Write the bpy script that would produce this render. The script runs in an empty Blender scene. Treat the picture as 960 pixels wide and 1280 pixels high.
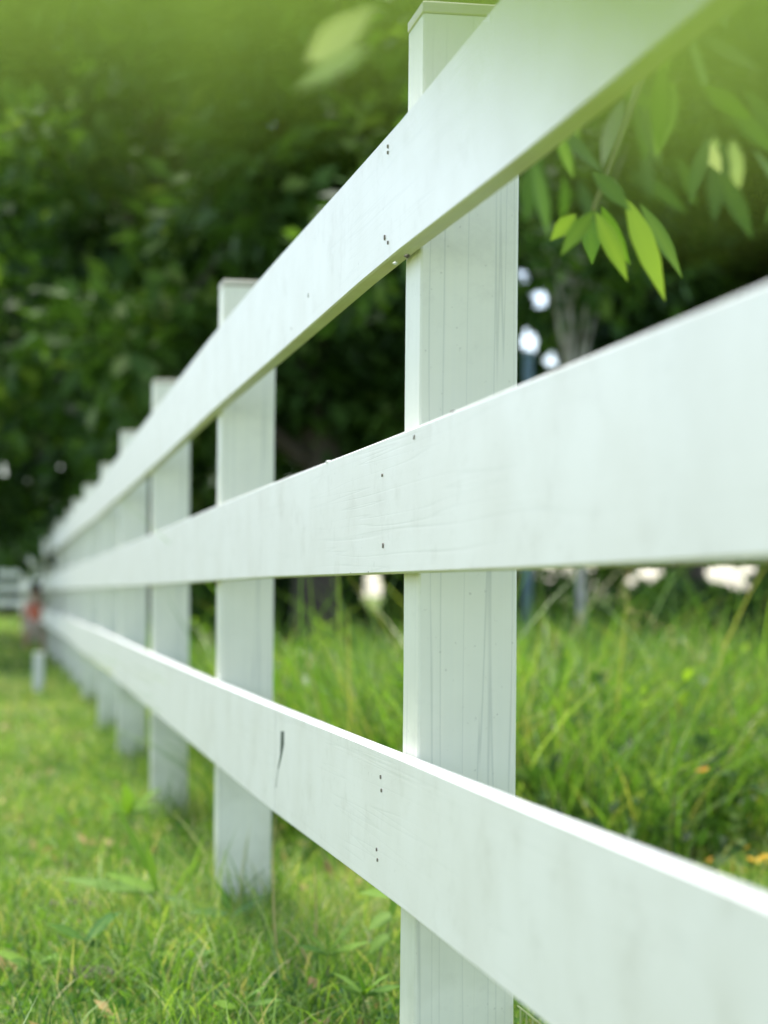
import bpy, math, random
import numpy as np
from mathutils import Vector, Matrix

random.seed(7)
RNG = np.random.default_rng(11)
R = math.radians
sc = bpy.context.scene
COL = sc.collection

# ------------------------------------------------------------------ camera
EYE = 0.625
F = 2600.0                       # focal length in photo pixels (photo 960 x 1280)
PITCH = math.atan(103 / F)
ROLL = R(0.40)
cam_d = bpy.data.cameras.new('camera')
cam = bpy.data.objects.new('camera', cam_d)
COL.objects.link(cam)
sc.camera = cam
cam_d.sensor_fit = 'VERTICAL'
cam_d.sensor_height = 17.3
cam_d.sensor_width = 13.0
cam_d.lens = F / 1280 * 17.3
cam_d.clip_start = 0.02
cam_d.clip_end = 2000
cam_d.dof.use_dof = True
cam_d.dof.focus_distance = 2.30
cam_d.dof.aperture_fstop = (cam_d.lens / 1000) / 0.0165
cam_d.dof.aperture_blades = 0
CM = Matrix.Translation((0, 0, EYE)) @ (Matrix.Rotation(R(90) + PITCH, 4, 'X') @ Matrix.Rotation(ROLL, 4, 'Z'))
cam.matrix_world = CM
C3 = CM.to_3x3()


def P(px, py, Y):
    """world point at photo pixel (px,py) and world depth Y"""
    d = C3 @ Vector(((px - 480) / F, -(py - 640) / F, -1))
    t = Y / d.y
    return Vector((d.x * t, Y, EYE + d.z * t))


# ------------------------------------------------------------------ helpers
def tag(o, label=None, cat=None, group=None, kind=None):
    if label: o['label'] = label
    if cat: o['category'] = cat
    if group: o['group'] = group
    if kind: o['kind'] = kind
    return o


def empty(name, loc, label, cat, group=None):
    o = bpy.data.objects.new(name, None)
    COL.objects.link(o)
    o.location = loc
    o.empty_display_size = 0.1
    return tag(o, label, cat, group)


def mesh_obj(name, verts, faces, mats, parent=None, smooth=False, mat_idx=None, rnd=None, loc=None):
    me = bpy.data.meshes.new(name)
    if isinstance(verts, np.ndarray):
        nv = len(verts); faces = np.asarray(faces); nf, k = faces.shape
        me.vertices.add(nv)
        me.vertices.foreach_set('co', verts.astype(np.float32).ravel())
        me.loops.add(nf * k)
        me.loops.foreach_set('vertex_index', faces.astype(np.int32).ravel())
        me.polygons.add(nf)
        me.polygons.foreach_set('loop_start', np.arange(0, nf * k, k, dtype=np.int32))
        me.update(calc_edges=True)
    else:
        me.from_pydata([tuple(v) for v in verts], [], faces)
        me.update()
    if rnd is not None:
        a = me.attributes.new('rnd', 'FLOAT', 'POINT')
        a.data.foreach_set('value', np.asarray(rnd, dtype=np.float32))
    for m in (mats if isinstance(mats, (list, tuple)) else [mats]):
        me.materials.append(m)
    if mat_idx is not None:
        me.polygons.foreach_set('material_index', np.asarray(mat_idx, dtype=np.int32))
    if smooth:
        me.polygons.foreach_set('use_smooth', np.ones(len(me.polygons), dtype=bool))
    o = bpy.data.objects.new(name, me)
    COL.objects.link(o)
    if parent: o.parent = parent
    if loc is not None: o.location = loc
    return o


class MB:
    """collects simple shapes into one mesh"""
    def __init__(s): s.v = []; s.f = []

    def add(s, v, f):
        n = len(s.v); s.v += [tuple(p) for p in v]; s.f += [tuple(i + n for i in q) for q in f]

    def tube(s, pts, rads, n=8):
        pts = [Vector(p) for p in pts]
        v = []; f = []
        for i, p in enumerate(pts):
            d = (pts[min(i + 1, len(pts) - 1)] - pts[max(i - 1, 0)]).normalized()
            a = d.cross(Vector((0.13, 0.97, 0.2))).normalized(); b = d.cross(a)
            for k in range(n):
                t = 2 * math.pi * k / n
                v.append(p + (a * math.cos(t) + b * math.sin(t)) * rads[i])
        for i in range(len(pts) - 1):
            for k in range(n):
                f.append((i * n + k, i * n + (k + 1) % n, (i + 1) * n + (k + 1) % n, (i + 1) * n + k))
        f.append(tuple(range(n - 1, -1, -1))); f.append(tuple((len(pts) - 1) * n + k for k in range(n)))
        s.add(v, f)

    def cbox(s, c, sx, sy, sz, ch=0.002, M=None):
        """vertical box with chamfered edges, base centre c"""
        v = []; f = []
        levels = [(0, ch), (ch, 0), (sz - ch, 0), (sz, ch)]
        for z, i_ in levels:
            hx, hy = sx / 2, sy / 2
            for (x, y) in ((-hx + ch, -hy), (hx - ch, -hy), (hx, -hy + ch), (hx, hy - ch), (hx - ch, hy), (-hx + ch, hy), (-hx, hy - ch), (-hx, -hy + ch)):
                q = (1 - i_ / (max(hx, hy)))
                p = Vector((x * q, y * q, z))
                if M: p = M @ p
                v.append(Vector(c) + p)
        for i in range(3):
            for k in range(8):
                f.append((i * 8 + k, i * 8 + (k + 1) % 8, (i + 1) * 8 + (k + 1) % 8, (i + 1) * 8 + k))
        f.append(tuple(range(7, -1, -1))); f.append(tuple(24 + k for k in range(8)))
        s.add(v, f)

    def ball(s, c, r, nu=12, nv=8, sc_=(1, 1, 1), noise=0, M=None):
        v = []; f = []
        rr = random.Random(int(c[0] * 999 + c[2] * 77))
        for j in range(1, nv):
            ph = math.pi * j / nv
            for i in range(nu):
                th = 2 * math.pi * i / nu
                q = r * (1 + rr.uniform(-noise, noise))
                p = Vector((q * math.sin(ph) * math.cos(th) * sc_[0], q * math.sin(ph) * math.sin(th) * sc_[1], q * math.cos(ph) * sc_[2]))
                if M: p = M @ p
                v.append(Vector(c) + p)
        t = Vector((0, 0, r * sc_[2])); b = -t
        if M: t = M @ t; b = M @ b
        v.append(Vector(c) + t); v.append(Vector(c) + b)
        nt = len(v) - 2
        for j in range(nv - 2):
            for i in range(nu):
                f.append((j * nu + i, (j + 1) * nu + i, (j + 1) * nu + (i + 1) % nu, j * nu + (i + 1) % nu))
        for i in range(nu):
            f.append((nt, i, (i + 1) % nu)); f.append((nt + 1, (nv - 2) * nu + (i + 1) % nu, (nv - 2) * nu + i))
        s.add(v, f)

    def build(s, name, mat, parent=None, smooth=False, loc=None):
        return mesh_obj(name, s.v, s.f, mat, parent, smooth, loc=loc)


# ------------------------------------------------------------------ materials
def new_mat(name):
    m = bpy.data.materials.new(name); m.use_nodes = True
    nt = m.node_tree
    for n in list(nt.nodes): nt.nodes.remove(n)
    out = nt.nodes.new('ShaderNodeOutputMaterial')
    return m, nt, out


def N(nt, t, **kw):
    n = nt.nodes.new(t)
    for k, v in kw.items():
        if k.startswith('in_'):
            n.inputs[k[3:].replace('_', ' ')].default_value = v
        else: setattr(n, k, v)
    return n


def ramp(nt, fac, stops):
    r = N(nt, 'ShaderNodeValToRGB')
    el = r.color_ramp.elements
    while len(el) < len(stops): el.new(0.5)
    for e, (p, c) in zip(el, stops):
        e.position = p; e.color = (*c, 1)
    nt.links.new(fac, r.inputs[0])
    return r.outputs[0]


def leaf_mat(name, stops, rough=0.5, trans=0.45, tint=(1.15, 1.25, 0.45), spec=0.35):
    m, nt, out = new_mat(name)
    at = N(nt, 'ShaderNodeAttribute', attribute_name='rnd')
    c = ramp(nt, at.outputs['Fac'], stops)
    b = N(nt, 'ShaderNodeBsdfPrincipled'); b.inputs['Roughness'].default_value = rough
    b.inputs['Specular IOR Level'].default_value = spec
    nt.links.new(c, b.inputs['Base Color'])
    t = N(nt, 'ShaderNodeBsdfTranslucent')
    mul = N(nt, 'ShaderNodeMix', data_type='RGBA', blend_type='MULTIPLY')
    mul.inputs['Factor'].default_value = 1
    mul.inputs['B'].default_value = (*tint, 1)
    nt.links.new(c, mul.inputs['A']); nt.links.new(mul.outputs['Result'], t.inputs['Color'])
    mx = N(nt, 'ShaderNodeMixShader'); mx.inputs[0].default_value = trans
    nt.links.new(b.outputs[0], mx.inputs[1]); nt.links.new(t.outputs[0], mx.inputs[2])
    nt.links.new(mx.outputs[0], out.inputs['Surface'])
    return m


def simple_mat(name, col, rough=0.6, noise=0.0, scale=20, col2=None, bump=0.0, metal=0):
    m, nt, out = new_mat(name)
    b = N(nt, 'ShaderNodeBsdfPrincipled'); b.inputs['Roughness'].default_value = rough
    b.inputs['Metallic'].default_value = metal
    tc = N(nt, 'ShaderNodeTexCoord')
    nz = N(nt, 'ShaderNodeTexNoise'); nz.inputs['Scale'].default_value = scale; nz.inputs['Detail'].default_value = 6
    nt.links.new(tc.outputs['Object'], nz.inputs['Vector'])
    c2 = col2 or tuple(x * 0.7 for x in col)
    nt.links.new(ramp(nt, nz.outputs[0], [(0.35, c2), (0.65, col)]), b.inputs['Base Color'])
    if bump:
        bp = N(nt, 'ShaderNodeBump'); bp.inputs['Strength'].default_value = bump; bp.inputs['Distance'].default_value = 0.01
        nt.links.new(nz.outputs[0], bp.inputs['Height']); nt.links.new(bp.outputs[0], b.inputs['Normal'])
    nt.links.new(b.outputs[0], out.inputs['Surface'])
    return m


def paint_mat(name, along, dirt=0.35, base=(0.77, 0.81, 0.79), grain=0.5, stain=(0.56, 0.56, 0.44), low=None):
    """old white paint on wood; 'along' stretches the grain along one local axis (0 x,1 y,2 z)"""
    m, nt, out = new_mat(name)
    L = nt.links.new
    b = N(nt, 'ShaderNodeBsdfPrincipled'); b.inputs['Roughness'].default_value = 0.42
    b.inputs['Specular IOR Level'].default_value = 0.4
    tc = N(nt, 'ShaderNodeTexCoord')
    mp = N(nt, 'ShaderNodeMapping')
    s = [150, 150, 150]; s[along] = 1.6
    mp.inputs['Scale'].default_value = s
    L(tc.outputs['Object'], mp.inputs['Vector'])
    n1 = N(nt, 'ShaderNodeTexNoise'); n1.inputs['Scale'].default_value = 1; n1.inputs['Detail'].default_value = 5; n1.inputs['Roughness'].default_value = 0.65
    L(mp.outputs[0], n1.inputs['Vector'])
    # fine hairline cracks along the grain
    mp2 = N(nt, 'ShaderNodeMapping'); s2 = [45, 45, 45]; s2[along] = 0.5
    mp2.inputs['Scale'].default_value = s2; L(tc.outputs['Object'], mp2.inputs['Vector'])
    n2 = N(nt, 'ShaderNodeTexNoise'); n2.inputs['Scale'].default_value = 1; n2.inputs['Detail'].default_value = 2
    L(mp2.outputs[0], n2.inputs['Vector'])
    line = ramp(nt, n2.outputs[0], [(0.487, (0, 0, 0)), (0.4985, (1, 1, 1)), (0.51, (0, 0, 0))])
    # soft large blotches
    n3 = N(nt, 'ShaderNodeTexNoise'); n3.inputs['Scale'].default_value = 7; n3.inputs['Detail'].default_value = 4; n3.inputs['Roughness'].default_value = 0.6
    L(tc.outputs['Object'], n3.inputs['Vector'])
    blot = ramp(nt, n3.outputs[0], [(0.38, (0, 0, 0)), (0.72, (1, 1, 1))])
    # small specks
    n4 = N(nt, 'ShaderNodeTexNoise'); n4.inputs['Scale'].default_value = 160; n4.inputs['Detail'].default_value = 3
    L(tc.outputs['Object'], n4.inputs['Vector'])
    speck = ramp(nt, n4.outputs[0], [(0.70, (0, 0, 0)), (0.76, (1, 1, 1))])

    def mix(a, bcol, fac, amount):
        mm = N(nt, 'ShaderNodeMath', operation='MULTIPLY'); L(fac, mm.inputs[0]); mm.inputs[1].default_value = amount
        x = N(nt, 'ShaderNodeMix', data_type='RGBA'); L(mm.outputs[0], x.inputs['Factor'])
        if isinstance(a, tuple): x.inputs['A'].default_value = (*a, 1)
        else: L(a, x.inputs['A'])
        x.inputs['B'].default_value = (*bcol, 1)
        return x.outputs['Result']
    c = mix(base, (0.60, 0.64, 0.60), n1.outputs[0], 0.45 * grain)
    c = mix(c, stain, blot, dirt)
    c = mix(c, (0.30, 0.33, 0.30), line, 0.5 * grain)
    c = mix(c, (0.30, 0.28, 0.22), speck, 0.35)
    n5 = N(nt, 'ShaderNodeTexNoise'); n5.inputs['Scale'].default_value = 1; n5.inputs['Detail'].default_value = 6; n5.inputs['Roughness'].default_value = 0.7
    mp5 = N(nt, 'ShaderNodeMapping'); mp5.inputs['Scale'].default_value = (13, 13, 16); L(tc.outputs['Object'], mp5.inputs['Vector']); L(mp5.outputs[0], n5.inputs['Vector'])
    smudge = ramp(nt, n5.outputs[0], [(0.54, (0, 0, 0)), (0.70, (1, 1, 1))])
    c = mix(c, (0.52, 0.50, 0.43), smudge, 0.36 * (0.5 + dirt))
    if low:
        sp = N(nt, 'ShaderNodeSeparateXYZ'); L(tc.outputs['Object'], sp.inputs[0])
        mr = N(nt, 'ShaderNodeMapRange'); mr.inputs['From Min'].default_value = low[0]; mr.inputs['From Max'].default_value = low[1]
        mr.inputs['To Min'].default_value = 1; mr.inputs['To Max'].default_value = 0
        L(sp.outputs[2], mr.inputs['Value'])
        ml = N(nt, 'ShaderNodeMath', operation='MULTIPLY'); L(mr.outputs[0], ml.inputs[0]); L(blot, ml.inputs[1])
        c = mix(c, (0.30, 0.33, 0.17), ml.outputs[0], 0.6)
    L(c, b.inputs['Base Color'])
    ad = N(nt, 'ShaderNodeMath', operation='SUBTRACT'); L(n1.outputs[0], ad.inputs[0]); L(line, ad.inputs[1])
    bp = N(nt, 'ShaderNodeBump'); bp.inputs['Strength'].default_value = 0.35 * grain + 0.05; bp.inputs['Distance'].default_value = 0.0006
    L(ad.outputs[0], bp.inputs['Height']); L(bp.outputs[0], b.inputs['Normal'])
    L(b.outputs[0], out.inputs['Surface'])
    return m


M_post = paint_mat('post_paint', 2, 0.25, base=(0.83, 0.82, 0.68), grain=0.7, low=(0.0, 0.45))
M_rail = paint_mat('rail_paint', 1, 0.40, base=(0.79, 0.78, 0.73), grain=0.13, stain=(0.62, 0.60, 0.52))
M_under = paint_mat('underside_paint', 1, 0.7, base=(0.52, 0.53, 0.28), grain=0.4, stain=(0.42, 0.38, 0.18))  # olive toned paint for the lower faces of the rails
M_cap = paint_mat('cap_paint', 0, 0.8, base=(0.62, 0.58, 0.48), grain=0.7, stain=(0.42, 0.36, 0.26))
M_nail = simple_mat('rusty_nail', (0.22, 0.19, 0.15), 0.8)
M_dark = simple_mat('split_wood', (0.09, 0.12, 0.08), 0.9)
G_lawn = [(0.0, (0.045, 0.115, 0.025)), (0.35, (0.135, 0.25, 0.04)), (0.65, (0.235, 0.37, 0.07)), (0.85, (0.38, 0.42, 0.14)), (1.0, (0.55, 0.48, 0.26))]
G_tall = [(0.0, (0.03, 0.075, 0.015)), (0.4, (0.09, 0.195, 0.03)), (0.75, (0.19, 0.33, 0.05)), (0.95, (0.32, 0.40, 0.13)), (1.0, (0.40, 0.33, 0.12))]
M_lawn = leaf_mat('lawn_blades', G_lawn, 0.5, 0.45)
M_tall = leaf_mat('tall_grass_blades', G_tall, 0.42, 0.5)
G_dark = [(0.0, (0.03, 0.065, 0.02)), (0.45, (0.055, 0.12, 0.026)), (0.75, (0.09, 0.175, 0.035)), (1.0, (0.17, 0.26, 0.06))]
G_mid = [(0.0, (0.04, 0.085, 0.02)), (0.5, (0.075, 0.15, 0.03)), (0.85, (0.12, 0.22, 0.045)), (1.0, (0.2, 0.28, 0.07))]
M_leaf_dark = leaf_mat('dark_tree_leaves', G_dark, 0.5, 0.42, spec=0.2)
M_leaf_mid = leaf_mat('mid_tree_leaves', G_mid, 0.5, 0.38, spec=0.2)
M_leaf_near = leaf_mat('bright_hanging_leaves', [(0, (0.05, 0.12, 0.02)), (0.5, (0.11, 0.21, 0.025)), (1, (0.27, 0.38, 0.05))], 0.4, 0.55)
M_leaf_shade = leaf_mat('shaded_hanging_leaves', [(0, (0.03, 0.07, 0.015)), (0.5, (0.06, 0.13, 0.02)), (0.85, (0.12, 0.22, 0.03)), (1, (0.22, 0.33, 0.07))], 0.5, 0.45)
M_veil = leaf_mat('feathery_leaves', [(0, (0.20, 0.30, 0.07)), (1, (0.34, 0.42, 0.12))], 0.5, 0.5)
M_leaf_pale = leaf_mat('pale_leaves', [(0, (0.34, 0.42, 0.20)), (1, (0.52, 0.55, 0.34))], 0.5, 0.5)
M_weed = leaf_mat('weed_leaves', [(0, (0.05, 0.13, 0.04)), (0.5, (0.09, 0.20, 0.03)), (1, (0.20, 0.34, 0.05))], 0.6, 0.4, spec=0.2)
M_bark = simple_mat('dark_bark', (0.10, 0.08, 0.06), 0.9, scale=14, bump=0.6)
M_palebark = simple_mat('pale_bark', (0.55, 0.52, 0.46), 0.85, scale=9, col2=(0.24, 0.21, 0.17), bump=0.4)
M_twig = simple_mat('green_twig', (0.22, 0.24, 0.08), 0.6)
M_orange = leaf_mat('orange_petals', [(0, (0.75, 0.30, 0.03)), (1, (0.85, 0.50, 0.05))], 0.6, 0.35, (1, 1, 1))
M_yellow = leaf_mat('yellow_petals', [(0, (0.80, 0.48, 0.03)), (1, (0.85, 0.62, 0.06))], 0.6, 0.35, (1, 1, 1))
M_seed = leaf_mat('seed_heads', [(0, (0.26, 0.17, 0.07)), (.5, (0.45, 0.34, 0.13)), (1, (0.6, 0.52, 0.25))], 0.8, 0.3, (1, 1, 1))
M_wire = simple_mat('green_coated_wire', (0.45, 0.50, 0.22), 0.5)
M_skin = simple_mat('skin', (0.52, 0.30, 0.21), 0.6, scale=3, col2=(0.48, 0.27, 0.19))
M_hair = simple_mat('black_hair', (0.015, 0.012, 0.010), 0.5)
M_coral = simple_mat('coral_cloth', (0.78, 0.20, 0.12), 0.9)
M_cream = simple_mat('cream_cloth', (0.66, 0.52, 0.44), 0.9)
M_olive = simple_mat('olive_cloth', (0.16, 0.12, 0.07), 0.9)
M_bluepole = simple_mat('blue_grey_metal', (0.22, 0.34, 0.38), 0.5)
M_soil = simple_mat('soil', (0.10, 0.085, 0.055), 0.95, scale=25, bump=1)
M_stake = paint_mat('stake_paint', 2, 0.4, base=(0.74, 0.74, 0.68), grain=0.8)

# ground
def ground_mat():
    m, nt, out = new_mat('grassy_soil'); L = nt.links.new
    b = N(nt, 'ShaderNodeBsdfPrincipled'); b.inputs['Roughness'].default_value = 0.95
    b.inputs['Specular IOR Level'].default_value = 0.1
    tc = N(nt, 'ShaderNodeTexCoord')
    n1 = N(nt, 'ShaderNodeTexNoise'); n1.inputs['Scale'].default_value = 1.7; n1.inputs['Detail'].default_value = 8; n1.inputs['Roughness'].default_value = 0.65
    n2 = N(nt, 'ShaderNodeTexNoise'); n2.inputs['Scale'].default_value = 35; n2.inputs['Detail'].default_value = 5
    L(tc.outputs['Object'], n1.inputs['Vector']); L(tc.outputs['Object'], n2.inputs['Vector'])
    a = ramp(nt, n1.outputs[0], [(0.35, (0.055, 0.105, 0.018)), (0.52, (0.10, 0.16, 0.028)), (0.66, (0.17, 0.17, 0.06)), (0.75, (0.20, 0.15, 0.08))])
    c = ramp(nt, n2.outputs[0], [(0.3, (0.04, 0.07, 0.015)), (0.7, (0.17, 0.20, 0.05))])
    x = N(nt, 'ShaderNodeMix', data_type='RGBA'); x.inputs['Factor'].default_value = 0.5
    L(a, x.inputs['A']); L(c, x.inputs['B']); L(x.outputs['Result'], b.inputs['Base Color'])
    bp = N(nt, 'ShaderNodeBump'); bp.inputs['Distance'].default_value = 0.03; L(n2.outputs[0], bp.inputs['Height']); L(bp.outputs[0], b.inputs['Normal'])
    L(b.outputs[0], out.inputs['Surface'])
    return m


def gh(x, y):
    """gentle undulation of the ground (numpy ok)"""
    return 0.012 * np.sin(x * 2.3 + y * 0.9) + 0.012 * np.sin(y * 1.7 - x * 0.8 + 1) + 0.008 * np.sin(x * 5.1 + 2) * np.sin(y * 4.3) - 0.005


def build_ground():
    ys = np.concatenate([np.arange(-8, 14, 0.12), np.arange(14, 60, 0.8), [70, 90, 130, 200, 350, 600, 900]])
    xs = np.concatenate([[-600, -300, -120, -60, -30, -18], np.arange(-12, -3.2, 0.6), np.arange(-3, 4, 0.12), np.arange(4.2, 14, 0.8), [18, 30, 60, 120, 300, 600]])
    ys = np.concatenate([[-200, -60, -20], ys])
    X, Y = np.meshgrid(xs, ys)
    Z = gh(X, Y)
    far = (np.abs(X) > 30) | (Y > 80) | (Y < -10)
    Z = np.where(far, 0, Z)
    v = np.stack([X.ravel(), Y.ravel(), Z.ravel()], 1)
    nx, ny = len(xs), len(ys)
    i = np.arange(nx - 1)[None, :] + np.arange(ny - 1)[:, None] * nx
    f = np.stack([i, i + 1, i + 1 + nx, i + nx], -1).reshape(-1, 4)
    o = mesh_obj('ground', v, f, ground_mat(), smooth=True)
    tag(o, 'grassy earth ground under the lawn', None, None, 'structure')


build_ground()

# ------------------------------------------------------------------ fence
PHI = math.atan(0.1782)
ED = Vector((-math.sin(PHI), math.cos(PHI), 0))
ER = Vector((math.cos(PHI), math.sin(PHI), 0))
W1, W2, TH = 0.083, 0.1020, 0.0205
SP = 1.872
Y0 = 2.104
NPOST = 17
corner = []     # near-left ground corner of every post, k = -1 .. NPOST-1
meas = {0: 522.9, 1: None}
rightpx = {0: 644.6, 1: 342.4, 2: 238.2, 3: 184.6}
nl = {}
for k in range(0, 4):
    Yr = Y0 + SP * k + W2 * math.sin(PHI)
    p = P(rightpx[k], 742, Yr)
    nl[k] = Vector((p.x, Yr, 0)) - ER * W2
for k in range(4, NPOST):
    nl[k] = nl[3] + Vector((-0.3335 * (k - 3), SP * (k - 3), 0)) + ER * 0.006 * math.sin(k * 2.1) - Vector((0.0015 * (k - 3) ** 2, 0, 0))
nl[-1] = nl[0] - Vector((-0.3335, SP, 0))
PM = Matrix(((ER.x, ED.x, 0), (ER.y, ED.y, 0), (0, 0, 1)))   # local x -> ER, y -> ED
ANG = math.atan2(ER.y, ER.x)

fence = empty('rail_fence', nl[0] + ER * W2 / 2 + ED * W1 / 2, 'long white painted wooden rail fence with square posts and three rails receding to the left', 'fence')


def add_post(parent, base, top, sx, sy, angle, lean=(0, 0), detail=True):
    """base: centre on ground (world). returns the post object"""
    mb = MB()
    # subdivided shaft with eased edges
    ch = 0.0022; n = 10; v = []; f = []
    z0 = -0.12; z1 = top - 0.0135
    for j in range(n + 1):
        z = z0 + (z1 - z0) * j / n
        hx, hy = sx / 2, sy / 2
        for (x, y) in ((-hx + ch, -hy), (hx - ch, -hy), (hx, -hy + ch), (hx, hy - ch), (hx - ch, hy), (-hx + ch, hy), (-hx, hy - ch), (-hx, -hy + ch)):
            w = 0.0006 * math.sin(z * 9 + x * 60)
            v.append((x + w, y, z))
    for j in range(n):
        for k in range(8):
            f.append((j * 8 + k, j * 8 + (k + 1) % 8, (j + 1) * 8 + (k + 1) % 8, (j + 1) * 8 + k))
    f.append(tuple(range(7, -1, -1))); f.append(tuple(n * 8 + k for k in range(8)))
    mb.add(v, f)
    o = mb.build('post', M_post, parent)
    o.location = base - parent.location
    o.rotation_euler = (lean[1], lean[0], angle)
    c = MB(); c.cbox((0, 0, top - 0.0125), sx + 0.001, sy + 0.001, 0.0125, 0.0015)
    co = c.build('post_cap', M_cap, o)
    return o


for k in range(-1, NPOST):
    base = nl[k] + ER * W2 / 2 + ED * W1 / 2
    base.z = 0
    top = EYE + (0.607 if k == 0 else 0.603) + (0 if k < 3 else random.uniform(-0.008, 0.008))
    lean = {0: (R(0.10), 0), 1: (R(-0.08), 0)}.get(k, (R(random.uniform(-0.4, 0.4)), 0))
    add_post(fence, base, top, W2, W1, ANG, lean)

Zt = {
    'top': (([1.2, 2.15, 3.1, 4.2, 50], [0.483, 0.484, 0.493, 0.496, 0.494]),
            ([1.18, 1.6, 2.19, 3.14, 4.0, 6.0, 50], [0.3335, 0.3395, 0.352, 0.348, 0.347, 0.342, 0.342])),
    'mid': (([1.07, 2.1, 3.1, 6, 50], [0.163, 0.163, 0.1635, 0.159, 0.159]),
            ([1.07, 1.63, 2.0, 3.14, 6.2, 50], [0.0200, 0.0202, 0.0212, 0.0240, 0.020, 0.020])),
    'low': (([1.13, 1.7, 2.35, 3.3, 6.3, 50], [-0.1586, -0.1626, -0.1643, -0.166, -0.168, -0.168]),
            ([1.6, 2.1, 3.1, 4.0, 50], [-0.3092, -0.3107, -0.3165, -0.3155, -0.3155])),
}


def path_pt(t):
    """left plane of the fence at post-index t (0 = near-left corner of post 0)"""
    k0 = max(-1, min(NPOST - 2, math.floor(t)))
    return nl[k0].lerp(nl[k0 + 1], t - k0)


def add_rail(kind, t0, t1, parent, step=0.25, dz=0.0, gap=0.0006, slant=0.0):
    (ty, tv), (by, bv) = Zt[kind]
    n = max(1, round((t1 - t0) / step))
    ts = [t0 + (t1 - t0) * i / n for i in range(n + 1)]
    v = []; f = []; mi = []
    ch = 0.0018
    org = path_pt(t0)
    MI = PM.transposed()
    for i, t in enumerate(ts):
        p = path_pt(t)
        top = np.interp(p.y, ty, tv) + EYE + dz; bot = np.interp(p.y, by, bv) + EYE + dz
        w = 0.0009 * math.sin(t * 3.7 + len(kind) + t0)
        f0 = -TH - 0.0004 + w; f1 = -0.0004 + min(0, w)
        prof = [(f0, bot + ch), (f0, top - ch), (f0 + ch, top), (f1 - ch, top), (f1, top - ch), (f1, bot + ch), (f1 - ch, bot), (f0 + ch, bot)]
        g = 0
        if i == 0: g = gap
        if i == n: g = -gap
        for (a, z) in prof:
            s_ = slant * (z - bot) if i == n else 0
            q = p + ER * a + ED * (g + s_)
            q.z = z
            v.append(MI @ (q - Vector((org.x, org.y, 0))))
    for i in range(n):
        for k in range(8):
            f.append((i * 8 + k, (i + 1) * 8 + k, (i + 1) * 8 + (k + 1) % 8, i * 8 + (k + 1) % 8))
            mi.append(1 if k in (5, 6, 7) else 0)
    f.append(tuple(range(8))); mi.append(0)
    f.append(tuple(n * 8 + k for k in range(7, -1, -1))); mi.append(0)
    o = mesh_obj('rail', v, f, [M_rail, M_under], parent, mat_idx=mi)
    o.rotation_euler = (0, 0, ANG)
    o.location = Vector((org.x, org.y, 0)) - parent.location
    return o, org


def on_face(px, py, off=0.0):
    """point of the rail front plane seen at pixel"""
    d = C3 @ Vector(((px - 480) / F, -(py - 640) / F, -1))
    n0 = nl[0] - ER * (TH + 0.0004 + off)
    # plane through nl[0], nl[1]
    dirv = (nl[1] - nl[0]); dirv.z = 0
    nn = Vector((-dirv.y, dirv.x, 0)).normalized()
    t = (n0.dot(nn)) / d.dot(nn)
    return Vector((0, 0, EYE)) + d * t


HC = W1 / 2 / SP
first_rails = {}
JT = None
for kind in ('top', 'mid', 'low'):
    cuts = [-1 + HC - 0.03]
    if kind == 'low':
        q = on_face(344, 960)
        JT = (q.y - nl[0].y) / SP
        cuts += [JT]
    cuts += [2 + HC]
    t = 4
    while t < NPOST - 1:
        cuts.append(t + HC); t += 2
    cuts[-1] = NPOST - 1 + HC
    for a, b in zip(cuts[:-1], cuts[1:]):
        dz = 0
        if kind == 'low' and abs(b - JT) < 1e-6: dz = 0.0
        if kind == 'low' and abs(a - JT) < 1e-6: dz = 0.0
        o, org = add_rail(kind, a, b, fence, 0.125 if a < 4 else 1.0, dz)
        first_rails.setdefault(kind, []).append((a, b, o, org))


def attach(name, mb_or_obj, kind, idx):
    a, b, o, org = first_rails[kind][idx]
    return o


def nail_at(px, py, kind, idx, s=0.0028, v=1.7):
    a, b, o, org = first_rails[kind][idx]
    p = on_face(px, py, 0.0006)
    MI = PM.transposed()
    lp = MI @ (p - Vector((org.x, org.y, 0)))
    mb = MB()
    # little staple-like rusty nail head
    pts = []
    for j in range(8):
        t_ = 2 * math.pi * j / 8 + random.uniform(-.3, .3)
        pts.append((t_, s * random.uniform(0.6, 1.0)))
    vv = [(0 + 0.0, s * 0, 0)]
    vv = []
    for t_, r_ in pts: vv.append((-0.0003, math.cos(t_) * r_ * 0.8, math.sin(t_) * r_ * v))
    for t_, r_ in pts: vv.append((0.0015, math.cos(t_) * r_ * 0.8, math.sin(t_) * r_ * v))
    ff = [tuple(range(8)), tuple(range(15, 7, -1))] + [(j, (j + 1) % 8, 8 + (j + 1) % 8, 8 + j) for j in range(8)]
    mb.add(vv, ff)
    n_ = mb.build('nail', M_nail, o)
    n_.location = lp
    return n_


for (px, py, kind, idx, s) in [(484, 183, 'top', 0, .0016), (484, 191, 'top', 0, .0014), (480, 297, 'top', 0, .002), (484, 303, 'top', 0, .0014),
                               (385, 369, 'top', 0, .0022), (364, 411, 'top', 0, .0014), (517, 547, 'mid', 0, .0018), (477, 594, 'mid', 0, .0014), (478, 682, 'mid', 0, .0018),
                               (475, 971, 'low', 0, .0015), (476, 988, 'low', 0, .0015), (470, 1062, 'low', 0, .0012), (471, 1075, 'low', 0, .0014)]:
    nail_at(px, py, kind, idx, s)


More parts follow.
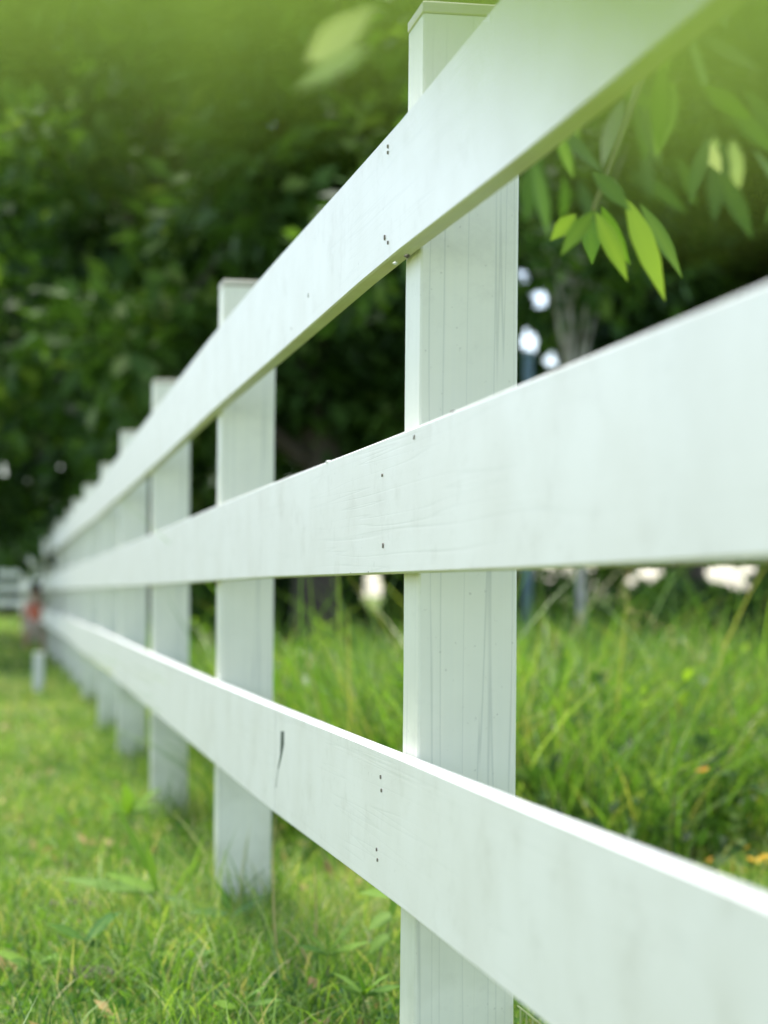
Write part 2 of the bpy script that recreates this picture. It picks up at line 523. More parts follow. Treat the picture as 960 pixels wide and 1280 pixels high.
def sliver(pts, kind, idx, name='crack'):
    a, b, o, org = first_rails[kind][idx]
    MI = PM.transposed()
    q = [MI @ (on_face(x, y, 0.0006) - Vector((org.x, org.y, 0))) for x, y in pts]
    n = len(q)
    v = q + [p + Vector((0.002, 0, 0)) for p in q]
    f = [tuple(range(n)), tuple(range(2 * n - 1, n - 1, -1))] + [(j, (j + 1) % n, n + (j + 1) % n, n + j) for j in range(n)]
    mesh_obj(name, v, f, M_dark, o)


sliver([(351, 914), (355, 914), (355, 930), (352, 946), (348, 962), (347, 961), (350, 944), (350.5, 928)], 'low', 1)
sliver([(347.2, 962), (347.8, 962), (345, 985), (344.4, 985)], 'low', 1)

# small paint lumps and debris on the edges of the rails
def lump(px, py, r, kind, idx, mat, nm):
    a, b, o, org = first_rails[kind][idx]
    p = PM.transposed() @ (on_face(px, py, -0.002) - Vector((org.x, org.y, 0)))
    mb = MB(); mb.ball((0, 0, 0), r, 9, 6, (1, 1.6, .7), .3)
    l_ = mb.build(nm, mat, o); l_.location = p


lump(411, 577.5, 0.0032, 'mid', 0, M_stake, 'paint_lump')
lump(431, 570.5, 0.0018, 'mid', 0, M_stake, 'paint_lump')
lump(566, 514.5, 0.0018, 'mid', 0, M_nail, 'debris')
lump(494, 329, 0.0022, 'top', 0, M_stake, 'paint_lump')
lump(509, 320, 0.0026, 'top', 0, M_soil, 'debris')
lump(440, 716, 0.0016, 'mid', 0, M_soil, 'debris')
lump(462, 715, 0.0016, 'mid', 0, M_soil, 'debris')

# crossing fence at the far end
e = Vector((-7.9, 48.0, 0))
cross = empty('rail_fence', (e.x - 0.2, e.y, 0), 'distant white fence crossing the lawn beyond the far end of the long fence', 'fence')
for i in range(8):
    x = e.x - 0.25 - i * 2.0
    add_post(cross, Vector((x, e.y + 0.07, 0)), 1.22, 0.10, 0.09, 0)
for (zb, h) in ((0.31, 0.145), (0.645, 0.14), (0.97, 0.145)):
    for i in range(7):
        x0 = e.x - 0.2 - 2 * i; x1 = x0 - 1.995
        mb = MB(); mb.cbox(((x0 + x1) / 2, e.y, zb), abs(x1 - x0), 0.02, h, 0.002)
        o = mb.build('rail', M_rail, cross); o.location = -cross.location

# wire mesh behind the fence, from the first post towards the camera
wm = MB()
a0 = nl[0] + ER * (W2 + 0.004) - ED * 0.0
top_z = EYE - 0.415
for i in range(64):
    p = a0 - ED * (0.012 + i * 0.025)
    if p.y < 0.35: break
    wm.tube([(p.x, p.y, 0.0), (p.x, p.y, top_z)], [0.0009, 0.0009], 5)
L_ = i * 0.025
for j in range(9):
    z = top_z - j * 0.025
    p0 = a0; p1 = a0 - ED * L_
    pts = [p0.lerp(p1, q / 12) + Vector((0.0012 * math.sin(q), 0, 0)) for q in range(13)]
    wm.tube([(p.x, p.y, z) for p in pts], [0.0009] * 13, 5)
tag(wm.build('wire_mesh', M_wire), 'pale green wire mesh low on the ground behind the nearest post', 'wire mesh')

# ------------------------------------------------------------------ vegetation helpers
# places where the photograph sees the sky through the leaves (photo pixels: x, y, rx, ry)
GAPS = [(674, 374, 7, 8), (660, 428, 7, 14), (690, 450, 6, 6), (656, 344, 3, 4), (945, 187, 9, 8), (350, 158, 6, 6), (466, 738, 9, 24),
        (866, 712, 13, 5), (903, 717, 20, 8), (940, 711, 9, 4), (925, 730, 10, 3), (812, 716, 12, 5), (790, 726, 6, 3)]
CMI = CM.inverted()


def thin_gaps(V, Fc, rr, k, off):
    W = V.reshape(-1, k, 3).mean(1) + np.array(off)
    m = np.array(CMI)
    c = W @ m[:3, :3].T + m[:3, 3]
    px = 480 + F * c[:, 0] / -c[:, 2]; py = 640 - F * c[:, 1] / -c[:, 2]
    size = np.linalg.norm(V.reshape(-1, k, 3)[:, 0] - V.reshape(-1, k, 3)[:, 2], axis=1) * 0.3 * F / -c[:, 2]
    keep = np.ones(len(W), bool)
    for (gx, gy, rx, ry) in GAPS:
        keep &= ((px - gx) / (rx + size)) ** 2 + ((py - gy) / (ry + size)) ** 2 > 1
    V = V.reshape(-1, k, 3)[keep].reshape(-1, 3); rr = rr.reshape(-1, k)[keep].ravel()
    n = keep.sum(); b = np.arange(n) * 4
    return V, np.concatenate([np.stack([b, b + 1, b + 2], 1), np.stack([b, b + 2, b + 3], 1)]), rr


def blades(n, xy, h, w, lean, segs=3, base_z=None, rnd=None, curve=1.0, seed=0):
    g = np.random.default_rng(seed)
    x, y = xy
    az = g.uniform(0, 2 * np.pi, n)
    dirx, diry = np.cos(az), np.sin(az)
    fa = g.uniform(0, 2 * np.pi, n)
    wx, wy = np.cos(fa), np.sin(fa)
    rows = []
    for s in range(segs + 1):
        t = s / segs
        off = lean * h * (t ** 1.8) * curve
        z = h * (t - 0.25 * (lean) * t * t)
        cw = w * (1 - t) ** 0.6 if s < segs else w * 0.02
        cx = x + dirx * off; cy = y + diry * off
        zz = base_z + z - 0.004
        rows.append(np.stack([cx - wx * cw / 2, cy - wy * cw / 2, zz], 1))
        rows.append(np.stack([cx + wx * cw / 2, cy + wy * cw / 2, zz], 1))
    m = 2 * (segs + 1)
    V = np.stack(rows, 1).reshape(-1, 3)
    b = np.arange(n)[:, None] * m
    fs = []
    for s in range(segs):
        fs.append(np.stack([b[:, 0] + 2 * s, b[:, 0] + 2 * s + 1, b[:, 0] + 2 * s + 3, b[:, 0] + 2 * s + 2], 1))
    Fc = np.concatenate(fs, 0)
    rr = np.repeat(rnd, m)
    return V, Fc, rr


def xfence(y):
    return nl[0].x + W2 / 2 - 0.1782 * (y - Y0)


def merge(parts):
    V = []; Fs = []; Rn = []; n = 0
    for v, f, r in parts:
        V.append(v); Fs.append(f + n); Rn.append(r); n += len(v)
    return np.concatenate(V), np.concatenate(Fs), np.concatenate(Rn)


def snoise(x, y, s):
    return 0.5 + 0.25 * (np.sin(x * s + 1.3 * np.sin(y * s * 0.7)) + np.sin(y * s * 1.1 + 1.7 * np.sin(x * s * 0.6 + 2)))


def lawn_band(y0, y1, dens, hm, wm_, seed, xmin=None, xmax=None):
    g = np.random.default_rng(seed)
    ym = y1
    xa = (-0.235 * y1 - 0.35) if xmin is None else xmin
    xb = (0.23 * y1 + 0.35) if xmax is None else xmax
    n = int((y1 - y0) * (xb - xa) * dens)
    x = g.uniform(xa, xb, n); y = g.uniform(y0, y1, n)
    keep = (np.abs(x) < 0.235 * y + 0.35)
    patch = snoise(x, y, 3.1) * 0.6 + snoise(x + 9, y * 1.3, 11) * 0.4
    keep &= g.uniform(0, 1, n) < (0.45 + 0.8 * patch)
    x = x[keep]; y = y[keep]; patch = patch[keep]; n = len(x)
    h = hm * g.lognormal(0, 0.45, n) * (0.6 + 0.8 * patch)
    r = np.clip(g.normal(0.46, 0.27, n) + (snoise(x * 0.7, y * 0.7, 4) - 0.5) * 0.5, 0, 0.95)
    dry = g.uniform(0, 1, n) < 0.05 + 0.10 * (snoise(x + 3, y, 2.2) > 0.72)
    r = np.where(dry, 1.0, r)
    return blades(n, (x, y), h, wm_ * g.uniform(0.6, 1.3, n), g.uniform(0.15, 1.3, n), 3, gh(x, y), r, seed=seed + 1)


parts = [lawn_band(2.4, 4.2, 12000, 0.044, 0.0036, 1),
         lawn_band(4.2, 7.5, 5200, 0.040, 0.0042, 2),
         lawn_band(7.5, 15, 1500, 0.040, 0.0075, 3),
         lawn_band(15, 48, 220, 0.055, 0.02, 4)]
V, Fc, rr = merge(parts)
tag(mesh_obj('lawn_grass', V, Fc, M_lawn, rnd=rr), 'short bright green lawn grass with yellowish patches', 'grass', None, 'stuff')

gg = random.Random(8)


def clover():
    cl = []; sp = []
    for i in range(340):
        y = 2.5 + 6.5 * gg.random() ** 1.5; x = gg.uniform(-0.22 * y - .1, 0.2)
        if x > xfence(y) + 0.6: continue
        for j in range(3):
            cl.append((x + gg.gauss(0, .03), y + gg.gauss(0, .04), 0.012 + gg.random() * .02)); sp.append(gg.uniform(.015, .045))
    V, Fc, rr = leaf_cloud(cl, 9, sp, 0.017, 61, droop=-0.2, flat=0.35)
    tag(mesh_obj('clover', V, Fc, M_weed, rnd=rr), 'small low clover like leaves scattered through the lawn', 'clover', None, 'stuff')
    cl = []
    for i in range(150):
        y = 2.5 + 7 * gg.random() ** 1.3; x = gg.uniform(-0.22 * y - .1, xfence(y) + 0.5)
        cl.append((x, y, 0.015))
    V, Fc, rr = leaf_cloud(cl, 3, 0.04, 0.035, 62, droop=0, flat=0.2)
    tag(mesh_obj('leaf_litter', V, Fc, M_seed, rnd=rr), 'dry brown leaf bits lying in the lawn', 'leaf litter', None, 'stuff')


# longer blades around post feet and scattered tufts
g = np.random.default_rng(21)
tp = []
pts = []
for k in range(0, 9):
    c = nl[k] + ER * W2 / 2 + ED * W1 / 2
    m = 260 if k < 3 else 90
    a = g.uniform(0, 2 * np.pi, m); r = 0.06 + np.abs(g.normal(0, 0.08, m))
    pts.append(np.stack([c.x + r * np.cos(a), c.y + r * np.sin(a)], 1))
for i in range(130):
    y = g.uniform(2.5, 9) ; x = g.uniform(-0.22 * y - .1, xfence(y) + 0.3)
    m = 26
    pts.append(np.stack([x + g.normal(0, 0.03, m), y + g.normal(0, 0.03, m)], 1))
# run of longer grass along the foot of the fence
yy = g.uniform(2.3, 26, 6500); xx = xfence(yy) + g.normal(0.02, 0.13, 6500)
pts.append(np.stack([xx, yy], 1))
pts = np.concatenate(pts); n = len(pts)
h = g.uniform(0.04, 0.13, n) * g.uniform(0.6, 1.1, n)
h[:1050] *= 1.7
V, Fc, rr = blades(n, (pts[:, 0], pts[:, 1]), h, g.uniform(0.002, 0.0045, n) * (1 + pts[:, 1] / 12), g.uniform(0.1, 1.0, n), 5, gh(pts[:, 0], pts[:, 1]),
                   np.clip(g.normal(0.55, 0.22, n), 0, 1), seed=5)
tag(mesh_obj('tufted_grass', V, Fc, M_lawn, rnd=rr), 'longer loose grass tufts along the foot of the fence', 'grass', None, 'stuff')

# tall grass bank behind the fence
def bank(y0, y1, dens, hm, wv, seed, front=0.25):
    g = np.random.default_rng(seed)
    xa = -2.4; xb = 4.0
    n = int((y1 - y0) * (xb - xa) * dens)
    x = g.uniform(xa, xb, n); y = g.uniform(y0, y1, n)
    edge = xfence(y) + front + 0.15 * np.sin(y * 3)
    # the bank starts close to the fence far away and further back near the camera
    start = 4.95 - 0.25 * np.sin(x * 3.1) + 0.12 * np.sin(x * 9)
    keep = (x > edge) & (y > start) & (x < 0.26 * y + 0.8)
    cl = snoise(x, y, 7) * 0.5 + snoise(x + 5, y, 17) * 0.5
    keep &= g.uniform(0, 1, n) < (0.25 + cl)
    cl = cl[keep]; x = x[keep]; y = y[keep]; n = len(x)
    ramp_ = np.clip(1.0 - (y - 5) * 0.02, 0.8, 1)
    h = hm * g.uniform(0.35, 1.2, n) * ramp_ * (0.62 + 0.75 * snoise(x * .7, y * .7, 3))
    h = np.where(g.uniform(0, 1, n) < 0.06, h * 1.5, h)
    r = np.clip(g.normal(0.57, 0.24, n) + (cl - 0.5) * 0.9, 0, 0.98)
    return blades(n, (x, y), h, wv * g.uniform(0.6, 1.5, n), g.uniform(0.05, 1.1, n), 5, gh(x, y), r, seed=seed + 1)


V, Fc, rr = merge([bank(4.6, 6.2, 3600, 0.43, 0.0068, 31), bank(6.2, 8, 1800, 0.46, 0.009, 32), bank(8, 13, 800, 0.50, 0.012, 33)])
tag(mesh_obj('tall_grass', V, Fc, M_tall, rnd=rr), 'tall bright green meadow grass growing thickly behind the fence', 'tall grass', None, 'stuff')
# rough grass beyond
g = np.random.default_rng(44)
n = 26000
y = g.uniform(12.5, 50, n); x = xfence(y) + 0.3 + g.uniform(0, 1, n) ** 1.0 * (0.25 * y + 2 - xfence(y))
V, Fc, rr = blades(n, (x, y), g.uniform(0.12, 0.4, n), g.uniform(0.012, 0.04, n), g.uniform(0.2, 0.9, n), 3, gh(x, y), np.clip(g.normal(0.45, 0.2, n), 0, .97), seed=45)
tag(mesh_obj('rough_grass', V, Fc, M_tall, rnd=rr), 'rough green grass far behind the fence under the trees', 'grass', None, 'stuff')


def leaf_shape(length, width, bend=0.15, fold=0.12, n=12):
    """pointed oval leaf from origin along +Y; returns verts, quads(n-1)*2"""
    v = []
    for i in range(n + 1):
        t = i / n
        w = width * 0.5 * (math.sin(math.pi * t ** 0.85) ** 1.05) * (1 + 0.035 * math.sin(i * 1.9)) if 0 < i < n else 0.0002
        z = -bend * length * t * t
        v += [(-w, t * length, z + fold * w), (0, t * length, z), (w, t * length, z + fold * w)]
    f = []
    for i in range(n):
        a = i * 3
        f += [(a, a + 1, a + 4, a + 3), (a + 1, a + 2, a + 5, a + 4)]
    return np.array(v), np.array(f)


def place_leaves(items, mat, name, parent=None, label=None, loc=None):
    """items: (base, tip direction, normal hint, length, width, rnd, bend)"""
    parts = []
    off = Vector(loc) if loc is not None else Vector((0, 0, 0))
    for (b, d, nh, ln, wd, r, bend) in items:
        v, f = leaf_shape(ln, wd, bend)
        y = Vector(d).normalized(); x = y.cross(Vector(nh)).normalized(); z = x.cross(y)
        M_ = np.array([x, y, z]).T
        vv = v @ M_.T + np.array(Vector(b) - off)
        q = np.full(len(v), float(r)); q[1::3] += 0.22; q += 0.1 * np.linspace(-1, 1, len(v)); parts.append((vv, f, np.clip(q, 0, 1)))
    V, Fc, rr = merge(parts)
    return mesh_obj(name, V, Fc, mat, parent, smooth=True, rnd=rr)


def leaf_cloud(centers, n_each, spread, size, seed, droop=0.3, flat=0.8, bright_up=True):
    g = np.random.default_rng(seed)
    C_ = np.repeat(np.array(centers), n_each, 0)
    n = len(C_)
    S = np.repeat(np.array(spread) if np.ndim(spread) else np.full(len(centers), spread), n_each)
    d = g.normal(0, 1, (n, 3)); d /= np.linalg.norm(d, axis=1)[:, None]
    rad = g.uniform(0, 1, n) ** 0.45
    p = C_ + d * (rad * S)[:, None] * np.array([1, 1, flat])
    ax = d + g.normal(0, 0.7, (n, 3)); ax[:, 2] -= droop
    ax /= np.linalg.norm(ax, axis=1)[:, None]
    nr = g.normal(0, 0.6, (n, 3)); nr[:, 2] += 0.9
    sd = np.cross(ax, nr); sd /= (np.linalg.norm(sd, axis=1)[:, None] + 1e-9)
    up = np.cross(sd, ax)
    L = size * g.uniform(0.6, 1.3, n)[:, None]; W = L * g.uniform(0.42, 0.6, n)[:, None]
    v0 = p; v1 = p + ax * L * 0.5 - sd * W * 0.5 + up * W * 0.15; v2 = p + ax * L; v3 = p + ax * L * 0.5 + sd * W * 0.5 + up * W * 0.15
    V = np.stack([v0, v1, v2, v3], 1).reshape(-1, 3)
    b = np.arange(n) * 4
    Fc = np.concatenate([np.stack([b, b + 1, b + 2], 1), np.stack([b, b + 2, b + 3], 1)])
    cr = np.repeat(g.normal(0, 0.16, len(centers)), n_each)
    r = np.clip(g.normal(0.42, 0.24, n) + cr * 1.5, 0, 1)
    return V, Fc, np.repeat(r, 4)


cl = []; gg = random.Random(3)  # dark leaves added to paint the shade at the base of the tall grass
for i in range(170):
    x = gg.uniform(-0.9, 2.6); y = 4.85 + gg.uniform(-0.1, 0.5) - 0.25 * math.sin(x * 3.1)
    if x > xfence(y) + 0.3: cl.append((x, y, gg.uniform(0.02, 0.2)))
V, Fc, rr = leaf_cloud(cl, 30, 0.09, 0.05, 36)
tag(mesh_obj('shade_undergrowth', V, Fc, M_leaf_dark, rnd=rr), 'dark leaves added for the shade at the foot of the tall grass', 'undergrowth', None, 'stuff')


clover()
cl = []; gg = random.Random(13)
for i in range(420):
    x = gg.uniform(-1.6, 3.0); y = gg.uniform(5.0, 10.5)
    if x > xfence(y) + 0.35 and x < 0.24 * y + 0.5: cl.append((x, y, gg.uniform(0.08, 0.40)))
V, Fc, rr = leaf_cloud(cl, 14, 0.07, 0.05, 38, droop=-0.2, flat=1.3)
tag(mesh_obj('meadow_weeds', V, Fc, M_leaf_near, rnd=rr), 'small leafy weeds mixed into the tall grass', 'weeds', None, 'stuff')


def limb_path(a, b, n, wob, g):
    pts = []
    for i in range(n + 1):
        t = i / n
        p = a.lerp(b, t)
        p = p + Vector((g.uniform(-wob, wob), g.uniform(-wob, wob), wob * 1.5 * math.sin(math.pi * t))) * (1 if 0 < i < n else 0)
        pts.append(p)
    return pts


def make_tree(loc, height, trunk_r, crown, low, seed, leafmat, barkmat, label, name='tree', n_clump=90, per=130, leaf=0.15, cat='tree', group='trees behind the fence', lean=(0, 0), crown_off=(0, 0)):
    g = random.Random(seed)
    root = empty(name, loc, label, cat, group)
    tr = MB()
    topv = Vector((lean[0], lean[1], height * 0.72))
    pts = limb_path(Vector((0, 0, -0.1)), topv, 7, trunk_r * 0.6, g)
    tr.tube(pts, [trunk_r * (1.25 if i == 0 else 1 - 0.75 * i / 7) for i in range(8)], 10)
    clumps = []; spreads = []
    rx, ry = crown
    cz = (height + low) / 2; hz = (height - low) / 2
    br = MB()
    nl_ = 13
    ends = []
    for i in range(nl_):
        t = g.uniform(0.3, 1.0)
        a = pts[min(6, int(t * 6) + 1)]
        th = i * 2.4 + g.uniform(-.4, .4)
        q = g.uniform(0.55, 0.95)
        zz = cz + hz * g.uniform(-0.85, 0.8)
        k = math.sqrt(max(0.1, 1 - ((zz - cz) / hz) ** 2))
        b = Vector((crown_off[0] + lean[0] * 0.6 + rx * q * k * math.cos(th), crown_off[1] + lean[1] * 0.6 + ry * q * k * math.sin(th), zz))
        lp = limb_path(a, b, 5, 0.15, g)
        br.tube(lp, [trunk_r * 0.42 * (1 - 0.8 * j / 5) for j in range(6)], 6)
        ends.append(b)
        for j in (2, 3, 4, 5):
            for s_ in range(2):
                o_ = Vector((g.gauss(0, 1), g.gauss(0, 1), g.gauss(0, .8))) * rx * 0.16
                clumps.append(tuple(lp[j] + o_)); spreads.append(rx * g.uniform(0.13, 0.24))
    while len(clumps) < n_clump:
        th = g.uniform(0, 2 * math.pi); ph = math.acos(g.uniform(-1, 1)); q = g.uniform(0.55, 1.0) + 0.12 * math.sin(3 * th + seed)
        clumps.append((crown_off[0] + lean[0] * .6 + rx * q * math.sin(ph) * math.cos(th), crown_off[1] + ry * q * math.sin(ph) * math.sin(th), cz + hz * q * math.cos(ph)))
        spreads.append(rx * g.uniform(0.12, 0.25))
    tr.build('trunk', barkmat, root, smooth=True)
    br.build('branch', barkmat, root, smooth=True)
    V, Fc, rr = leaf_cloud(clumps, per, spreads, leaf, seed)
    V, Fc, rr = thin_gaps(V, Fc, rr, 4, loc)
    mesh_obj('crown', V, Fc, leafmat, root, rnd=rr)
    return root


# trees: (px of trunk, depth, height, rx, ry, low, material, seed, label)
def tree_at(px, Y, **kw):
    p = P(px, 742, Y)
    return make_tree((p.x, Y, float(gh(p.x, Y)) if Y < 60 else 0), **kw)


T = [
    (400, 15.5, 7.0, (2.3, 2.0), 1.25, M_leaf_mid, M_bark, 3, 'shady leafy tree behind the fence between the first and second posts', 0.17),
    (190, 19.0, 8.5, (2.9, 2.4), 1.0, M_leaf_dark, M_bark, 5, 'broad dark green tree rising behind the third and fourth posts', 0.19),
    (112, 25.0, 9.5, (3.0, 2.6), 1.1, M_leaf_dark, M_bark, 8, 'dark tree leaning its crown over the far left run of the fence', 0.22),
    (560, 21.0, 9.0, (3.0, 2.6), 1.6, M_leaf_dark, M_bark, 12, 'shaded tree standing right behind the nearest post', 0.2),
    (960, 16.0, 7.6, (2.3, 2.0), 1.15, M_leaf_dark, M_bark, 15, 'dense dark tree at the right edge above the tall grass', 0.17),
    (860, 26.0, 10.5, (3.2, 2.6), 1.9, M_leaf_mid, M_bark, 19, 'mid green tree set back at the right behind the hanging leaves', 0.24),
    (300, 31.0, 12.0, (4.2, 3.2), 1.4, M_leaf_mid, M_bark, 23, 'tall mid green tree standing back between the first two leaning dark trees', 0.26),
    (60, 62.0, 16.0, (5.4, 4.2), 3.4, M_leaf_mid, M_bark, 27, 'far tree beyond the crossing fence at the end of the lawn', 0.4),
]
for (px, Y, h_, cr, low, lm, bm_, sd, lab, lf) in T:
    tree_at(px, Y, height=h_, trunk_r=0.13 + 0.004 * Y, crown=cr, low=low, seed=sd, leafmat=lm, barkmat=bm_, label=lab, leaf=lf * 1.3,
            n_clump=150, per=105)
# slim pale-trunked tree
p = P(737, 790, 12.0)
make_tree((p.x, 12.0, 0), 5.6, 0.032, (1.5, 1.4), 1.75, 41, M_leaf_dark, M_palebark, 'slender tree with a pale trunk rising from the tall grass', n_clump=60, per=80, leaf=0.14,
          lean=(-0.22, 0.1))

# shrubs under the trees
def shrub(px, Y, w, h_, seed, lm, label, leaf=0.11, n=26, per=150):
    p = P(px, 742, Y)
    root = empty('shrub', (p.x, Y, float(gh(p.x, Y))), label, 'shrub', 'shrubs under the trees')
    g = random.Random(seed); st = MB(); cl = []; sp = []
    for i in range(7):
        th = i * 0.9; b = Vector((math.cos(th) * w * 0.6, math.sin(th) * w * 0.45, h_ * g.uniform(0.5, 0.85)))
        lp = limb_path(Vector((0, 0, -0.05)), b, 4, 0.05, g); st.tube(lp, [0.02, .017, .013, .009, .005], 5)
    for i in range(n):
        th = g.uniform(0, 2 * math.pi); q = math.sqrt(g.random())
        cl.append((math.cos(th) * w * q, math.sin(th) * w * 0.7 * q, g.uniform(0.18, 0.85) * h_ * (1 - 0.35 * q * q))); sp.append(h_ * g.uniform(0.14, 0.26))
    st.build('stem', M_bark, root)
    V, Fc, rr = leaf_cloud(cl, per, sp, leaf, seed)
    V, Fc, rr = thin_gaps(V, Fc, rr, 4, (p.x, Y, 0))
    mesh_obj('foliage', V, Fc, lm, root, rnd=rr)


shrub(375, 17.0, 1.0, 1.25, 51, M_leaf_dark, 'dark low shrub seen just right of the second post under the middle rail')
shrub(255, 21.0, 1.3, 1.9, 52, M_leaf_dark, 'dark shrub seen in the gap left of the second post')
shrub(335, 24.0, 1.2, 2.6, 58, M_leaf_dark, 'tall dark shrub seen between the first and second posts behind the middle rail')
shrub(560, 18.0, 0.9, 1.45, 53, M_leaf_dark, 'shrub hidden mostly behind the nearest post')
shrub(705, 19.0, 1.0, 1.3, 54, M_leaf_mid, 'round green shrub behind the pale trunked tree', n=22)
shrub(880, 13.5, 0.85, 0.86, 55, M_leaf_mid, 'low dark shrub behind the tall grass at the right')
shrub(1010, 15.0, 1.0, 1.2, 56, M_leaf_mid, 'dark shrub at the right edge below the dense tree')
shrub(165, 30.0, 0.9, 2.2, 57, M_leaf_dark, 'dark shrub behind the far run of the fence', leaf=0.16)
shrub(8, 54.0, 1.9, 3.6, 59, M_leaf_mid, 'grey green shrub behind the crossing fence at the left edge', leaf=0.3, n=40)
shrub(-60, 56.0, 1.9, 3.2, 60, M_leaf_mid, 'shrub beyond the left edge behind the crossing fence', leaf=0.3)

# far tree line
def far_wood():
    g = random.Random(90); cl = []; sp = []
    for i in range(520):
        x = g.uniform(-60, 60); y = 92 + g.uniform(-5, 5)
        if abs(x + 16.2) < 1.4: continue
        top = 7 + 3 * math.sin(x * 0.31) + 2 * math.sin(x * 0.83 + 1)
        cl.append((x, y, g.uniform(0.5, top))); sp.append(g.uniform(1.0, 1.9))
    V, Fc, rr = leaf_cloud(cl, 70, sp, 0.75, 91)
    V, Fc, rr = thin_gaps(V, Fc, rr, 4, (0, 0, 0))
    tag(mesh_obj('distant_wood', V, Fc, M_leaf_mid, rnd=rr), 'far-off line of green woodland on the horizon', 'woodland', None, 'stuff')


far_wood()

# ------------------------------------------------------------------ overhanging tree on the right
def hanging_tree():
    base = Vector((2.15, 3.5, 0))
    root = empty('overhanging_tree', base, 'bright green tree reaching in over the fence with leaves hanging by the nearest post', 'tree')
    g = random.Random(77)
    tr = MB()
    pts = limb_path(Vector((0, 0, -0.1)), Vector((-0.25, -0.1, 3.6)), 7, 0.05, g)
    tr.tube(pts, [0.13, .11, .10, .09, .08, .065, .05, .03], 10)
    tr.build('trunk', M_bark, root, smooth=True)
    br = MB()
    W = lambda v: Vector(v) - base
    br.tube([pts[3], W((1.2, 2.9, 2.1)), W((0.7, 2.3, 2.0)), W((0.36, 1.7, 1.75)), W((0.2, 1.0, 1.5)), W((0.05, 0.5, 1.25))], [.06, .045, .03, .02, .012, .006], 7)
    br.tube([pts[4], W((1.3, 3.1, 2.9)), W((0.6, 2.6, 2.8)), W((-0.1, 2.0, 2.3))], [.05, .035, .02, .008], 7)
    br.tube([W((0.7, 2.3, 2.0)), W((0.42, 2.05, 1.6)), W((0.27, 1.9, 1.2)), P(742, 262, 1.70) - base], [.02, .009, .005, .0022], 6)
    br.tube([W((0.36, 1.7, 1.75)), W((0.1, 1.4, 1.35)), P(455, -20, 1.32) - base], [.015, .007, .003], 6)
    br.tube([W((0.2, 1.0, 1.5)), W((0.10, 0.45, 1.0)), P(700, -420, 0.20) - base, P(480, -330, 0.17) - base], [.010, .005, .0025, .0012], 6)
    br.tube([W((0.42, 2.05, 1.6)), W((0.40, 1.6, 1.3)), P(900, -60, 1.25) - base], [.008, .005, .002], 6)
    br.build('branch', M_twig, root, smooth=True)
    # crown overhead, above the frame
    cl = []; sp = []
    for i in range(48):
        cl.append((g.uniform(-1.5, 1.4), g.uniform(-1.3, 1.6), g.uniform(2.5, 4.3))); sp.append(g.uniform(0.18, 0.38))
    V, Fc, rr = leaf_cloud(cl, 60, sp, 0.10, 78)
    mesh_obj('crown', V, Fc, M_leaf_near, root, rnd=rr)
    it = []
    dn = Vector((0, 0, -1))

    def lf(px, py, qx, qy, Y, wpx, r, Y2=None, nh=(0, -1, 0.2), bend=0.06):
        a = P(px, py, Y); b = P(qx, qy, Y2 or Y)
        d = b - a
        it.append((a, d, nh, d.length, wpx * 0.82 / F * Y, r, bend))
    # the cluster in near focus
    lf(744, 265, 787, 350, 1.71, 34, 0.75, nh=(0.3, -1, .3))
    lf(752, 258, 786, 332, 1.77, 24, 0.25, nh=(-0.8, -1, .2))
    lf(782, 248, 835, 374, 1.68, 40, 0.95, nh=(0.2, -1, .5))
    lf(800, 255, 857, 345, 1.75, 36, 0.55, nh=(0.9, -1, .2))
    lf(742, 264, 700, 318, 1.63, 30, 0.55, nh=(-0.5, -1, .2))
    lf(735, 268, 742, 330, 1.85, 34, 0.1, nh=(0.5, -1, .1))
    lf(720, 268, 688, 300, 1.7, 26, 0.8)
    lf(740, 215, 790, 262, 1.60, 40, 0.05, nh=(0.4, -1, .6))
    # softer leaves nearer the camera / higher
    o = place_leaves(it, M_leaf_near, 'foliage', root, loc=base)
    it = []
    for i in range(75):
        px = g.uniform(650, 1030); py = g.uniform(-180, 235) - abs(px - 800) * 0.15
        Y = g.uniform(4.0, 8.0)
        u = (px - 480) / F; yf = 0.384 / (u * .9845 + .1753)
        if i % 5 == 0 and px > 840 and py < 80: Y = yf + g.uniform(0.05, 0.12)
        ln = g.uniform(60, 110)
        a = g.uniform(-1.1, 1.1)
        lf(px, py, px + math.sin(a) * ln, py + math.cos(a) * ln, Y, ln * g.uniform(.3, .42), g.choice((0.0, .1, .3, .5, .9)) * g.uniform(.6, 1), Y + g.uniform(-.1, .1), nh=(g.uniform(-1.5, 1.5), -1, g.uniform(-.4, 1.2)), bend=g.uniform(-.1, .2))
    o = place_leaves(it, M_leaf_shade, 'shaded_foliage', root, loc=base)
    # pale leaves
    it = []
    lf(385, 82, 468, 10, 0.98, 54, 0.9, nh=(0.1, -1, .2))
    lf(462, 62, 368, 112, 0.96, 34, 0.1, nh=(0.3, -1, .6))
    lf(893, 168, 898, 250, 6.8, 26, 0.0, nh=(-.4, -1, 0))
    lf(915, 172, 925, 240, 7.0, 28, 0.0, nh=(.4, -1, 0))
    lf(880, 175, 902, 215, 5.2, 24, 0.9)
    o = place_leaves(it, M_leaf_pale, 'pale_foliage', root, loc=base)
    # feathery compound leaves right in front of the lens, at the top of the frame
    it = []
    tw = MB()
